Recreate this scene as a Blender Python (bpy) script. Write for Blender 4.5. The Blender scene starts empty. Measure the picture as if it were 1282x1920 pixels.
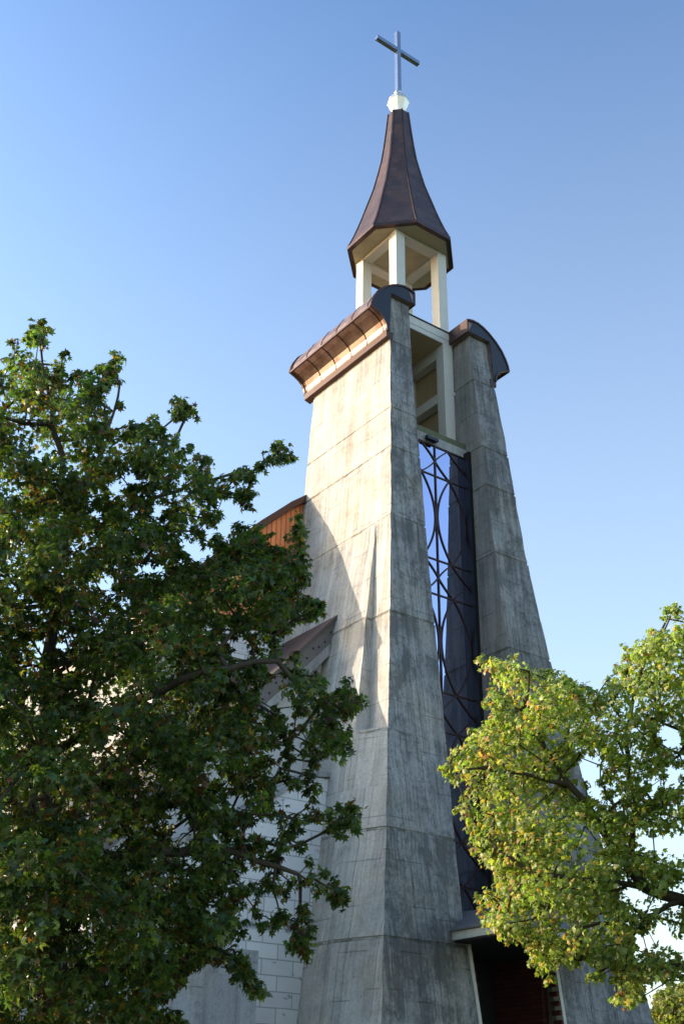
import bpy, math, random
import numpy as np
from mathutils import Vector, Matrix

S = bpy.context.scene
COL = S.collection

# ------------------------------------------------------------------ camera, sky, sun, exposure
CAM = np.array([-14.931, -18.147, 1.6])
RT = np.array([0.80595596, -0.5918485, 0.01226152])
UP = np.array([-0.29053797, -0.37742678, 0.87928193])
FW = np.array([0.51577387, 0.71222495, 0.47614382])
FPX = 2163.39
cd = bpy.data.cameras.new('camera')
cd.sensor_fit = 'VERTICAL'
cd.sensor_height = 36.0
cd.lens = 36.0 * FPX / 1920.0
cd.clip_start = 0.1
cd.clip_end = 3000.0
co = bpy.data.objects.new('camera', cd)
COL.objects.link(co)
co.matrix_world = Matrix(((RT[0], UP[0], -FW[0], CAM[0]), (RT[1], UP[1], -FW[1], CAM[1]),
                          (RT[2], UP[2], -FW[2], CAM[2]), (0, 0, 0, 1)))
S.camera = co

SUN = np.array([-1.0, 1.1, 0.44])
SUN = SUN / np.linalg.norm(SUN)
SUN_EL = math.asin(SUN[2])
SUN_AZ = math.atan2(SUN[0], SUN[1])          # clockwise from +Y
W = bpy.data.worlds.new('World')
S.world = W
W.use_nodes = True
nt = W.node_tree
nt.nodes.clear()
sky = nt.nodes.new('ShaderNodeTexSky')
sky.sky_type = 'NISHITA'
sky.sun_disc = False
sky.sun_elevation = SUN_EL
sky.sun_rotation = SUN_AZ
sky.altitude = 100
sky.air_density = 1.2
sky.dust_density = 1.0
sky.ozone_density = 1.2
bg = nt.nodes.new('ShaderNodeBackground')
bg.inputs['Strength'].default_value = 0.11
wo = nt.nodes.new('ShaderNodeOutputWorld')
gm = nt.nodes.new('ShaderNodeGamma')
gm.inputs['Gamma'].default_value = 1.6
nt.links.new(sky.outputs[0], gm.inputs[0])
# pale summer air towards the horizon
tc_ = nt.nodes.new('ShaderNodeTexCoord')
sp_ = nt.nodes.new('ShaderNodeSeparateXYZ')
mr_ = nt.nodes.new('ShaderNodeMapRange')
for i_, v_ in enumerate((0.0, 0.84, 0.76, 0.0)): mr_.inputs[i_ + 1].default_value = v_
mx_ = nt.nodes.new('ShaderNodeMix')
mx_.data_type = 'RGBA'
mx_.inputs[7].default_value = (3.8, 4.1, 4.2, 1.0)
nt.links.new(tc_.outputs['Generated'], sp_.inputs[0])
nt.links.new(sp_.outputs[2], mr_.inputs[0])
nt.links.new(mr_.outputs[0], mx_.inputs[0])
nt.links.new(gm.outputs[0], mx_.inputs[6])
nt.links.new(mx_.outputs[2], bg.inputs[0])
nt.links.new(bg.outputs[0], wo.inputs[0])

sl = bpy.data.lights.new('sun', 'SUN')
sl.energy = 3.1
sl.angle = math.radians(0.53)
sl.color = (1.0, 0.84, 0.65)
so = bpy.data.objects.new('sun', sl)
COL.objects.link(so)
so.rotation_euler = Vector((-SUN[0], -SUN[1], -SUN[2])).to_track_quat('-Z', 'Y').to_euler()

S.view_settings.view_transform = 'Standard'
S.view_settings.look = 'None'
S.view_settings.exposure = 1.05
S.view_settings.gamma = 1.0

rng = np.random.default_rng(7)


# ------------------------------------------------------------------ helpers
def tag(o, label=None, cat=None, group=None, kind=None):
    if label: o['label'] = label
    if cat: o['category'] = cat
    if group: o['group'] = group
    if kind: o['kind'] = kind
    return o


def thing(name, label, cat, loc=(0, 0, 0), group=None):
    o = bpy.data.objects.new(name, None)
    COL.objects.link(o)
    o.location = loc
    o.empty_display_size = 0.2
    return tag(o, label, cat, group)


def obj(name, mb, mat, parent=None, smooth=False):
    v, f = mb
    me = bpy.data.meshes.new(name)
    me.from_pydata([tuple(float(c) for c in p) for p in v], [], [tuple(q) for q in f])
    mats = mat if isinstance(mat, (list, tuple)) else [mat]
    for m in mats: me.materials.append(m)
    import bmesh
    bm = bmesh.new()
    bm.from_mesh(me)
    bmesh.ops.recalc_face_normals(bm, faces=bm.faces)
    bm.to_mesh(me)
    bm.free()
    if smooth:
        me.polygons.foreach_set('use_smooth', [True] * len(me.polygons))
    o = bpy.data.objects.new(name, me)
    COL.objects.link(o)
    if parent: o.parent = parent
    return o


class MB:
    def __init__(s): s.v, s.f = [], []

    def add(s, v, f):
        n = len(s.v)
        s.v += [tuple(p) for p in v]
        s.f += [tuple(i + n for i in q) for q in f]
        return s

    def box(s, x0, x1, y0, y1, z0, z1):
        v = [(x0, y0, z0), (x1, y0, z0), (x1, y1, z0), (x0, y1, z0), (x0, y0, z1), (x1, y0, z1), (x1, y1, z1), (x0, y1, z1)]
        return s.add(v, [(0, 3, 2, 1), (4, 5, 6, 7), (0, 1, 5, 4), (1, 2, 6, 5), (2, 3, 7, 6), (3, 0, 4, 7)])

    def prism(s, poly, axis, a, b):
        """poly in the two other axes, extruded along axis from a to b"""
        def P(p, t):
            if axis == 1: return (p[0], t, p[1])
            if axis == 0: return (t, p[0], p[1])
            return (p[0], p[1], t)
        n = len(poly)
        v = [P(p, a) for p in poly] + [P(p, b) for p in poly]
        f = [tuple(range(n)), tuple(range(2 * n - 1, n - 1, -1))]
        f += [(i, (i + 1) % n, n + (i + 1) % n, n + i) for i in range(n)]
        return s.add(v, f)

    def rings(s, R, caps=True):
        n = len(R[0])
        base = len(s.v)
        for r in R: s.v += [tuple(p) for p in r]
        for k in range(len(R) - 1):
            for i in range(n):
                j = (i + 1) % n
                s.f.append((base + k * n + i, base + k * n + j, base + (k + 1) * n + j, base + (k + 1) * n + i))
        if caps:
            s.f.append(tuple(base + i for i in range(n))[::-1])
            s.f.append(tuple(base + (len(R) - 1) * n + i for i in range(n)))
        return s

    def bar(s, a, b, w, h, up=(0, 1, 0)):
        """rectangular bar from a to b, w across, h along 'up'"""
        a, b, up = np.array(a, float), np.array(b, float), np.array(up, float)
        d = (b - a) / np.linalg.norm(b - a)
        x = np.cross(d, up); x /= np.linalg.norm(x)
        y = np.cross(x, d)
        q = [(-w / 2, -h / 2), (w / 2, -h / 2), (w / 2, h / 2), (-w / 2, h / 2)]
        return s.rings([[a + x * i + y * j for i, j in q], [b + x * i + y * j for i, j in q]])

    def path(s, pts, w, h, up=(0, 1, 0)):
        pts = [np.array(p, float) for p in pts]
        up = np.array(up, float)
        R = []
        for k, p in enumerate(pts):
            d = pts[min(k + 1, len(pts) - 1)] - pts[max(k - 1, 0)]
            d /= np.linalg.norm(d)
            x = np.cross(d, up); x /= np.linalg.norm(x)
            y = np.cross(x, d)
            R.append([p + x * i + y * j for i, j in ((-w / 2, -h / 2), (w / 2, -h / 2), (w / 2, h / 2), (-w / 2, h / 2))])
        return s.rings(R)

    @property
    def m(s): return s.v, s.f


# ------------------------------------------------------------------ material helpers
class NT:
    def __init__(s, name):
        s.mat = bpy.data.materials.new(name)
        s.mat.use_nodes = True
        s.t = s.mat.node_tree
        s.t.nodes.clear()
        s.out = s.t.nodes.new('ShaderNodeOutputMaterial')
        s._pos = None

    def n(s, typ, **kw):
        nd = s.t.nodes.new(typ)
        for k, v in kw.items(): setattr(nd, k, v)
        return nd

    def link(s, a, b):
        if hasattr(a, 'links'): s.t.links.new(a, b)
        else: b.default_value = a

    def m(s, op, a, b=0.0, c=None, clamp=False):
        nd = s.n('ShaderNodeMath', operation=op)
        nd.use_clamp = clamp
        s.link(a, nd.inputs[0]); s.link(b, nd.inputs[1])
        if c is not None: s.link(c, nd.inputs[2])
        return nd.outputs[0]

    def xyz(s):
        if s._pos is None:
            tc = s.n('ShaderNodeTexCoord')
            sp = s.n('ShaderNodeSeparateXYZ')
            s.t.links.new(tc.outputs['Object'], sp.inputs[0])
            s._pos = sp.outputs[0], sp.outputs[1], sp.outputs[2]
            s.obj = tc.outputs['Object']
        return s._pos

    def comb(s, x, y, z=0.0):
        nd = s.n('ShaderNodeCombineXYZ')
        for i, a in enumerate((x, y, z)): s.link(a, nd.inputs[i])
        return nd.outputs[0]

    def noise(s, vec, scale=1.0, detail=3.0, rough=0.55, dist=0.0):
        nd = s.n('ShaderNodeTexNoise')
        s.t.links.new(vec, nd.inputs['Vector'])
        nd.inputs['Scale'].default_value = scale
        nd.inputs['Detail'].default_value = detail
        nd.inputs['Roughness'].default_value = rough
        nd.inputs['Distortion'].default_value = dist
        return nd.outputs['Fac']

    def white(s, vec):
        nd = s.n('ShaderNodeTexWhiteNoise', noise_dimensions='3D')
        s.t.links.new(vec, nd.inputs['Vector'])
        return nd.outputs['Value']

    def ramp(s, a, lo, hi, olo=0.0, ohi=1.0):
        nd = s.n('ShaderNodeMapRange', interpolation_type='SMOOTHSTEP')
        s.link(a, nd.inputs[0])
        for i, v in enumerate((lo, hi, olo, ohi)): nd.inputs[i + 1].default_value = v
        return nd.outputs[0]

    def mix(s, fac, a, b, mode='MIX'):
        nd = s.n('ShaderNodeMix', data_type='RGBA', blend_type=mode)
        s.link(fac, nd.inputs[0])
        for i, q in ((6, a), (7, b)):
            if hasattr(q, 'links'): s.t.links.new(q, nd.inputs[i])
            else: nd.inputs[i].default_value = (*q, 1.0)[:4]
        return nd.outputs[2]

    def bump(s, h, strength=0.5, dist=0.02):
        nd = s.n('ShaderNodeBump')
        nd.inputs['Strength'].default_value = strength
        nd.inputs['Distance'].default_value = dist
        s.t.links.new(h, nd.inputs['Height'])
        return nd.outputs[0]

    def bsdf(s, color, rough=0.6, metal=0.0, normal=None, spec=0.5):
        nd = s.n('ShaderNodeBsdfPrincipled')
        if hasattr(color, 'links'): s.t.links.new(color, nd.inputs['Base Color'])
        else: nd.inputs['Base Color'].default_value = (*color, 1.0)
        s.link(rough, nd.inputs['Roughness'])
        s.link(metal, nd.inputs['Metallic'])
        nd.inputs['Specular IOR Level'].default_value = spec
        if normal is not None: s.t.links.new(normal, nd.inputs['Normal'])
        s.t.links.new(nd.outputs[0], s.out.inputs[0])
        return s.mat

    def facade_u(s):
        """horizontal coordinate along the wall: X on walls facing +-Y, Y on walls facing +-X"""
        x, y, z = s.xyz()
        g = s.n('ShaderNodeNewGeometry')
        sp = s.n('ShaderNodeSeparateXYZ')
        s.t.links.new(g.outputs['True Normal'], sp.inputs[0])
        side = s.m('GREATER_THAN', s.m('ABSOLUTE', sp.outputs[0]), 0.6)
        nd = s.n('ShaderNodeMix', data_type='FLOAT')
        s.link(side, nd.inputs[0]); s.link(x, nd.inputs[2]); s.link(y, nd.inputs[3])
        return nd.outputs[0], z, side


JOINTS = [17.62, 15.66, 14.6, 12.83, 10.55, 8.05, 6.23, 4.42, 2.5]


def mat_concrete(name, side_col, front_col, board=0.145, weather=1.0, joints=JOINTS):
    t = NT(name)
    u, z, side = t.facade_u()
    # board pattern restarts in every pour
    lift = t.m('FLOOR', t.m('MULTIPLY', t.m('ADD', z, t.m('MULTIPLY', side, 0.7)), 0.52))
    uu = t.m('ADD', u, t.m('MULTIPLY', lift, 0.37))
    wob = t.noise(t.comb(t.m('MULTIPLY', u, 0.6), z), 1.3, 2.0)
    uu = t.m('ADD', uu, t.m('MULTIPLY', wob, 0.05))
    b = t.m('DIVIDE', uu, board)
    bi = t.m('FLOOR', b)
    bf = t.m('FRACT', b)
    tone = t.white(t.comb(bi, lift, 3.3))
    edge = t.m('ABSOLUTE', t.m('SUBTRACT', bf, 0.5))
    linew = t.white(t.comb(bi, lift, 9.1))
    line = t.m('MULTIPLY', t.ramp(edge, 0.39, 0.48), t.ramp(linew, 0.35, 0.95, 0.04, 1.0))
    big = t.noise(t.comb(u, z, 0.0), 0.55, 5.0, 0.6)
    mott = t.noise(t.comb(u, z, 5.0), 2.3, 6.0, 0.65)
    fine = t.noise(t.comb(u, z, 2.0), 26.0, 4.0, 0.7)
    streak = t.noise(t.comb(t.m('MULTIPLY', u, 7.0), t.m('MULTIPLY', z, 0.42), 1.0), 1.0, 5.0, 0.65)
    streak2 = t.noise(t.comb(t.m('MULTIPLY', u, 26.0), t.m('MULTIPLY', z, 1.1), 4.0), 1.0, 4.0, 0.6)
    run = t.noise(t.comb(t.m('MULTIPLY', u, 2.2), t.m('MULTIPLY', z, 0.16), 7.0), 1.0, 4.0, 0.6)
    v = t.m('MULTIPLY_ADD', tone, 0.26, 0.87)
    v = t.m('MULTIPLY', v, t.m('MULTIPLY_ADD', line, -0.40, 1.0))
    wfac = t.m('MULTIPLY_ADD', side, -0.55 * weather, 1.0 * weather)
    grit = t.noise(t.comb(t.m('MULTIPLY', u, 1.6), z, 41.0), 11.0, 6.0, 0.75)
    blot = t.noise(t.comb(u, t.m('MULTIPLY', z, 0.7), 51.0), 1.7, 8.0, 0.72, 0.6)
    dirt = t.m('MULTIPLY', t.ramp(streak, 0.40, 0.68), 0.26)
    dirt = t.m('ADD', dirt, t.m('MULTIPLY', t.ramp(mott, 0.42, 0.66), 0.30))
    dirt = t.m('ADD', dirt, t.m('MULTIPLY', t.ramp(grit, 0.44, 0.66), 0.34))
    dirt = t.m('ADD', dirt, t.m('MULTIPLY', t.ramp(blot, 0.46, 0.62), 0.42))
    dirt = t.m('ADD', dirt, t.m('MULTIPLY', t.ramp(run, 0.52, 0.70), 0.26))
    dirt = t.m('ADD', dirt, t.m('MULTIPLY', t.ramp(streak2, 0.46, 0.72), 0.34))
    dirt = t.m('ADD', dirt, t.m('MULTIPLY', t.ramp(big, 0.45, 0.70), 0.22))
    # joints between the form panels: irregular, broken, thin
    pc = t.m('FLOOR', t.m('DIVIDE', u, 0.87))
    pz = t.m('ADD', t.m('DIVIDE', z, 0.74), t.m('MULTIPLY', t.white(t.comb(pc, 2.0, 7.0)), 0.55))
    pz = t.m('ADD', pz, t.m('MULTIPLY', wob, 0.05))
    pl = t.ramp(t.m('ABSOLUTE', t.m('SUBTRACT', t.m('FRACT', pz), 0.5)), 0.478, 0.494)
    pl = t.m('MULTIPLY', pl, t.ramp(t.noise(t.comb(u, z, 61.0), 1.1, 3.0), 0.44, 0.56))
    v = t.m('MULTIPLY', v, t.m('MULTIPLY_ADD', pl, -0.38, 1.0))
    # soot and water runs below each pour joint, fading downwards
    jm = None
    jl = None
    wz = t.m('ADD', z, t.m('MULTIPLY', t.m('SUBTRACT', mott, 0.5), 0.12))
    for zj in joints:
        d = t.m('SUBTRACT', zj, wz)
        k = t.m('MULTIPLY', t.ramp(d, 0.0, 0.9, 1.0, 0.0), t.m('GREATER_THAN', d, 0.0))
        l = t.ramp(t.m('ABSOLUTE', t.m('ADD', d, 0.0)), 0.0, 0.05, 1.0, 0.0)
        jm = k if jm is None else t.m('MAXIMUM', jm, k)
        jl = l if jl is None else t.m('MAXIMUM', jl, l)
    if jm is not None:
        dirt = t.m('ADD', dirt, t.m('MULTIPLY', t.m('MULTIPLY', jm, t.ramp(streak, 0.36, 0.66)), 0.36))
    dirt = t.m('MULTIPLY', dirt, wfac, clamp=True)
    v = t.m('MULTIPLY', v, t.m('MULTIPLY_ADD', dirt, -0.72, 1.14))
    # pale lime runs
    lime = t.ramp(t.noise(t.comb(t.m('MULTIPLY', u, 9.0), t.m('MULTIPLY', z, 0.8), 12.0), 1.0, 4.0, 0.6), 0.60, 0.74)
    lime = t.m('MULTIPLY', lime, t.ramp(t.noise(t.comb(u, z, 20.0), 0.9, 3.0), 0.48, 0.62))
    v = t.m('ADD', v, t.m('MULTIPLY', lime, 0.6))
    v = t.m('MULTIPLY', v, t.m('MULTIPLY_ADD', fine, 0.7, 0.65))
    # blow holes
    vo = t.n('ShaderNodeTexVoronoi')
    vo.inputs['Scale'].default_value = 7.0
    t.t.links.new(t.comb(u, z, 0.0), vo.inputs['Vector'])
    hole = t.m('MULTIPLY', t.ramp(vo.outputs['Distance'], 0.05, 0.10, 1.0, 0.0), t.m('GREATER_THAN', t.white(vo.outputs['Position']), 0.80))
    v = t.m('MULTIPLY', v, t.m('MULTIPLY_ADD', hole, -0.6, 1.0))
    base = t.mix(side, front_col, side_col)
    warm = t.mix(t.ramp(t.noise(t.comb(u, z, 31.0), 0.8, 4.0), 0.40, 0.66), (1.0, 1.0, 1.0), (1.05, 0.98, 0.90))
    base = t.mix(1.0, base, warm, 'MULTIPLY')
    col = t.mix(1.0, base, t.comb(v, v, v), 'MULTIPLY')
    if jl is not None:
        moss = t.m('MULTIPLY', jl, t.ramp(mott, 0.45, 0.6))
        col = t.mix(t.m('MULTIPLY', moss, 0.75), col, (0.05, 0.055, 0.03))
    h = t.m('MULTIPLY_ADD', line, -0.6, t.m('MULTIPLY', tone, 0.25))
    h = t.m('ADD', h, t.m('MULTIPLY', fine, 0.45))
    h = t.m('ADD', h, t.m('MULTIPLY', streak2, 0.35))
    h = t.m('ADD', h, t.m('MULTIPLY', hole, -0.8))
    return t.bsdf(col, 0.85, 0.0, t.bump(h, 0.55, 0.02), 0.3)


def mat_plain(name, col, rough=0.6, metal=0.0, var=0.15, scale=6.0, bump=0.15, streak=True, spec=0.5):
    t = NT(name)
    x, y, z = t.xyz()
    a = t.noise(t.obj, scale, 5.0, 0.62)
    b = t.noise(t.comb(t.m('MULTIPLY', t.m('ADD', x, y), 8.0), t.m('MULTIPLY', z, 0.9)), 1.0, 4.0) if streak else a
    k = t.m('ADD', t.m('MULTIPLY', a, var * 1.4), t.m('MULTIPLY', b, var))
    k = t.m('ADD', k, 1.0 - var * 1.2)
    c = t.mix(1.0, col, t.comb(k, k, k), 'MULTIPLY')
    f = t.noise(t.obj, scale * 7, 3.0)
    r = t.m('ADD', rough - 0.08, t.m('MULTIPLY', a, 0.16))
    return t.bsdf(c, r, metal, t.bump(f, bump, 0.01), spec)


def mat_blocks():
    """white aerated-concrete blocks laid with grey mortar"""
    t = NT('white_blockwork')
    x, y, z = t.xyz()
    g = t.m('ADD', x, y)
    wz = t.m('ADD', z, t.m('MULTIPLY', t.noise(t.comb(g, z), 2.2, 3.0), 0.02))
    br = t.n('ShaderNodeTexBrick', offset=0.5, squash=1.0)
    t.t.links.new(t.comb(g, wz), br.inputs['Vector'])
    br.inputs['Scale'].default_value = 1.0
    br.inputs['Brick Width'].default_value = 0.62
    br.inputs['Row Height'].default_value = 0.245
    br.inputs['Mortar Size'].default_value = 0.010
    br.inputs['Mortar Smooth'].default_value = 0.2
    br.inputs['Color1'].default_value = (0.82, 0.81, 0.83, 1)
    br.inputs['Color2'].default_value = (0.72, 0.71, 0.74, 1)
    br.inputs['Mortar'].default_value = (0.42, 0.42, 0.43, 1)
    n1 = t.noise(t.comb(g, z), 3.0, 6.0, 0.7)
    n2 = t.noise(t.comb(g, t.m('MULTIPLY', z, 2.4), 8.0), 2.6, 5.0, 0.7)
    smear = t.m('MULTIPLY', t.ramp(n2, 0.60, 0.68), t.ramp(n1, 0.45, 0.6))
    band = t.ramp(t.m('ABSOLUTE', t.m('SUBTRACT', t.m('ADD', z, t.m('MULTIPLY', n2, 0.12)), 4.72)), 0.02, 0.10, 1.0, 0.0)
    smear = t.m('MAXIMUM', smear, t.m('MULTIPLY', band, t.ramp(n1, 0.40, 0.5)))
    c = t.mix(smear, br.outputs['Color'], (0.22, 0.22, 0.24))
    k = t.m('MULTIPLY_ADD', n1, 0.25, 0.87)
    c = t.mix(1.0, c, t.comb(k, k, k), 'MULTIPLY')
    h = t.m('SUBTRACT', t.m('MULTIPLY', n1, 0.4), t.m('MULTIPLY', br.outputs['Fac'], 1.0))
    return t.bsdf(c, 0.9, 0.0, t.bump(h, 0.5, 0.02), 0.2)


def mat_bricks():
    t = NT('red_brickwork')
    x, y, z = t.xyz()
    br = t.n('ShaderNodeTexBrick')
    t.t.links.new(t.comb(t.m('ADD', x, y), z), br.inputs['Vector'])
    br.inputs['Scale'].default_value = 1.0
    br.inputs['Brick Width'].default_value = 0.25
    br.inputs['Row Height'].default_value = 0.077
    br.inputs['Mortar Size'].default_value = 0.008
    br.inputs['Color1'].default_value = (0.15, 0.045, 0.034, 1)
    br.inputs['Color2'].default_value = (0.10, 0.03, 0.025, 1)
    br.inputs['Mortar'].default_value = (0.035, 0.03, 0.03, 1)
    return t.bsdf(br.outputs['Color'], 0.85, 0.0, t.bump(br.outputs['Fac'], -0.5, 0.02), 0.2)


def mat_boarded(name, col, pitch, along='x', rough=0.55, metal=0.0, gap=0.10):
    """vertical profiled sheet or boards"""
    t = NT(name)
    x, y, z = t.xyz()
    a = {'x': x, 'y': y}[along]
    b = t.m('DIVIDE', a, pitch)
    bf = t.m('FRACT', b)
    tone = t.white(t.comb(t.m('FLOOR', b), 1.0, 1.0))
    e = t.m('ABSOLUTE', t.m('SUBTRACT', bf, 0.5))
    line = t.ramp(e, 0.5 - gap, 0.5 - gap * 0.4)
    n = t.noise(t.comb(t.m('MULTIPLY', t.m('ADD', x, y), 6.0), t.m('MULTIPLY', z, 0.7)), 1.0, 5.0, 0.65)
    k = t.m('MULTIPLY', t.m('MULTIPLY_ADD', tone, 0.22, 0.88), t.m('MULTIPLY_ADD', n, 0.5, 0.75))
    k = t.m('MULTIPLY', k, t.m('MULTIPLY_ADD', line, -0.6, 1.0))
    c = t.mix(1.0, col, t.comb(k, k, k), 'MULTIPLY')
    return t.bsdf(c, rough, metal, t.bump(t.m('MULTIPLY', line, -1.0), 0.7, 0.02))


def mat_copper(name, col, rough=0.4, metal=0.85, courses=None, patch=0.3, tint=(0.22, 0.10, 0.06)):
    t = NT(name)
    x, y, z = t.xyz()
    n = t.noise(t.obj, 2.4, 5.0, 0.6)
    n2 = t.noise(t.obj, 9.0, 4.0, 0.6)
    k = t.m('MULTIPLY_ADD', n2, 0.5, 0.75)
    c = t.mix(t.m('MULTIPLY', t.ramp(n, 0.4, 0.65), patch), col, tint)
    h = t.m('MULTIPLY', n2, 0.25)
    if courses:
        ww = t.m('ADD', z, t.m('MULTIPLY', n2, 0.015))
        q = t.m('DIVIDE', ww, courses)
        f = t.m('FRACT', q)
        ci = t.m('FLOOR', q)
        sx = t.m('DIVIDE', t.m('ADD', t.m('SUBTRACT', x, y), t.m('MULTIPLY', ci, 0.17)), 0.34)
        tone = t.white(t.comb(t.m('FLOOR', sx), ci, 0.0))
        ln = t.m('MAXIMUM', t.ramp(f, 0.0, 0.10, 1.0, 0.0), t.ramp(t.m('FRACT', sx), 0.0, 0.06, 1.0, 0.0))
        k = t.m('MULTIPLY', k, t.m('MULTIPLY_ADD', ln, -0.35, 1.0))
        k = t.m('MULTIPLY', k, t.m('MULTIPLY_ADD', tone, 0.4, 0.8))
        h = t.m('ADD', h, t.m('MULTIPLY', f, -0.8))
        h = t.m('ADD', h, t.m('MULTIPLY', tone, 0.4))
    c = t.mix(1.0, c, t.comb(k, k, k), 'MULTIPLY')
    r = t.m('ADD', rough - 0.1, t.m('MULTIPLY', n2, 0.2))
    return t.bsdf(c, r, metal, t.bump(h, 0.35, 0.015))


def mat_glass():
    t = NT('mirror_glass')
    n = t.noise(t.xyz() and t.obj, 0.7, 2.0)
    g = t.n('ShaderNodeBsdfGlossy')
    g.inputs['Color'].default_value = (0.44, 0.48, 0.67, 1)
    g.inputs['Roughness'].default_value = 0.015
    t.t.links.new(t.bump(n, 0.02, 0.02), g.inputs['Normal'])
    d = t.n('ShaderNodeBsdfDiffuse')
    d.inputs['Color'].default_value = (0.012, 0.015, 0.02, 1)
    mx = t.n('ShaderNodeMixShader')
    mx.inputs[0].default_value = 0.9
    t.t.links.new(d.outputs[0], mx.inputs[1])
    t.t.links.new(g.outputs[0], mx.inputs[2])
    t.t.links.new(mx.outputs[0], t.out.inputs[0])
    return t.mat


def mat_leaf(name, gloss=0.35, trans=0.35):
    t = NT(name)
    at = t.n('ShaderNodeAttribute', attribute_name='leaf_colour')
    pb = t.n('ShaderNodeBsdfPrincipled')
    t.t.links.new(at.outputs['Color'], pb.inputs['Base Color'])
    pb.inputs['Roughness'].default_value = gloss
    pb.inputs['Specular IOR Level'].default_value = 0.4
    tr = t.n('ShaderNodeBsdfTranslucent')
    t.t.links.new(t.mix(1.0, at.outputs['Color'], (1.6, 1.9, 0.55), 'MULTIPLY'), tr.inputs['Color'])
    mx = t.n('ShaderNodeMixShader')
    mx.inputs[0].default_value = trans
    t.t.links.new(pb.outputs[0], mx.inputs[1])
    t.t.links.new(tr.outputs[0], mx.inputs[2])
    t.t.links.new(mx.outputs[0], t.out.inputs[0])
    return t.mat


def mat_bark():
    t = NT('bark')
    t.xyz()
    n = t.noise(t.obj, 9.0, 6.0, 0.7)
    c = t.mix(n, (0.028, 0.023, 0.018), (0.11, 0.09, 0.065))
    return t.bsdf(c, 0.9, 0.0, t.bump(n, 0.8, 0.02), 0.2)


def mat_grass():
    t = NT('grass')
    t.xyz()
    n = t.noise(t.obj, 0.25, 6.0, 0.7)
    n2 = t.noise(t.obj, 22.0, 4.0, 0.7)
    c = t.mix(t.ramp(n, 0.35, 0.65), (0.035, 0.055, 0.02), (0.07, 0.075, 0.035))
    k = t.m('MULTIPLY_ADD', n2, 0.8, 0.6)
    c = t.mix(1.0, c, t.comb(k, k, k), 'MULTIPLY')
    return t.bsdf(c, 0.9, 0.0, t.bump(n2, 0.8, 0.05), 0.2)


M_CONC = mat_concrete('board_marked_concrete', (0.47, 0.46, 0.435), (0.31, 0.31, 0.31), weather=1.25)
M_RIB = mat_concrete('pale_board_marked_concrete', (0.51, 0.50, 0.475), (0.48, 0.46, 0.43), weather=.6)  # lighter tone and fainter dirt for the rib's front-facing side
M_CONCR = mat_concrete('shade_darkened_board_concrete', (0.30, 0.29, 0.275), (0.26, 0.26, 0.262), weather=1.2)  # right pylon: shade on its inner face painted in as darker concrete
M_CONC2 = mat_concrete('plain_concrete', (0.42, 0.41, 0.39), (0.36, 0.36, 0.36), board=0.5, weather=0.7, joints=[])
M_CREAM = mat_plain('cream_painted_concrete', (0.64, 0.62, 0.565), 0.75, 0.0, 0.14, 3.0)
M_TAN = mat_plain('bounce_tinted_cream', (0.46, 0.35, 0.20), 0.85, 0.0, 0.2, 2.0)  # cream belfry infill with warm bounce light put into the colour
M_SOFFIT = mat_plain('bounce_tinted_soffit', (0.42, 0.37, 0.25), 0.85, 0.0, 0.3, 3.0)  # slab underside: dim olive bounce from the ground painted into the colour
M_MOSS = mat_plain('mossy_concrete', (0.12, 0.13, 0.075), 0.9, 0.0, 0.5, 7.0, 0.5)
M_CAP = mat_copper('copper_sheet', (0.30, 0.215, 0.18), 0.45, 0.55, None, 0.8, (0.15, 0.085, 0.062))
M_CAPD = mat_copper('dark_copper_trim', (0.065, 0.028, 0.02), 0.5, 0.35, None, .3, (.09, .04, .028))
M_CAPEND = mat_plain('dark_metal_panel', (0.018, 0.02, 0.027), 0.45, 0.3, 0.2, 3.0)
M_SPIRE = mat_copper('copper_shingles', (0.07, 0.047, 0.046), 0.52, 0.2, 0.21, 0.35, (0.17, 0.085, 0.06))
M_SPIREEDGE = mat_copper('copper_hip_trim', (0.07, 0.045, 0.045), 0.45, 0.6)
M_STEEL = mat_plain('brushed_steel', (0.36, 0.38, 0.42), 0.25, 0.95, 0.05, 3.0, 0.0)
M_GLOBE = mat_plain('polished_globe_metal', (0.88, 0.80, 0.66), 0.42, 0.75, 0.08, 9.0, 0.03)
M_TRACERY = mat_plain('rust_brown_steel', (0.055, 0.028, 0.028), 0.5, 0.35, 0.25, 6.0)
M_POST = mat_plain('black_steel_post', (0.014, 0.013, 0.014), 0.45, 0.3, 0.25, 6.0)
M_GLASS = mat_glass()
M_BLOCK = mat_blocks()
M_BRICK = mat_bricks()
M_ORANGE = mat_boarded('orange_brown_cladding', (0.80, 0.25, 0.085), 0.125, 'x', 0.5, 0.0)
M_ROOF = mat_boarded('brown_seamed_roof', (0.13, 0.085, 0.075), 0.5, 'y', 0.45, 0.5, 0.05)
M_AISLE = mat_boarded('weathered_brown_roof', (0.085, 0.065, 0.06), 0.6, 'y', 0.6, 0.2, 0.04)
M_FASCIA = mat_plain('grey_brown_fascia', (0.15, 0.135, 0.13), 0.7, 0.1, 0.25, 5.0)
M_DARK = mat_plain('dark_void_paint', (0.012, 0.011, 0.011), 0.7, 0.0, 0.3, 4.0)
M_DOOR = mat_plain('dark_door_board', (0.05, 0.045, 0.042), 0.6, 0.0, 0.3, 3.0)
M_TRIM = mat_plain('pale_plaster_trim', (0.55, 0.53, 0.47), 0.85, 0.0, 0.3, 8.0, 0.4)
M_GREYROOF = mat_boarded('blue_grey_roof', (0.22, 0.26, 0.34), 0.45, 'x', 0.5, 0.3, 0.05)
M_PANEL = mat_concrete('pale_concrete_panel', (0.5, 0.5, 0.52), (0.44, 0.45, 0.48), board=0.6, weather=0.5, joints=[])
M_WHITE = mat_plain('white_render', (0.62, 0.61, 0.60), 0.9, 0.0, 0.15, 2.0)
M_BARK = mat_bark()
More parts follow.
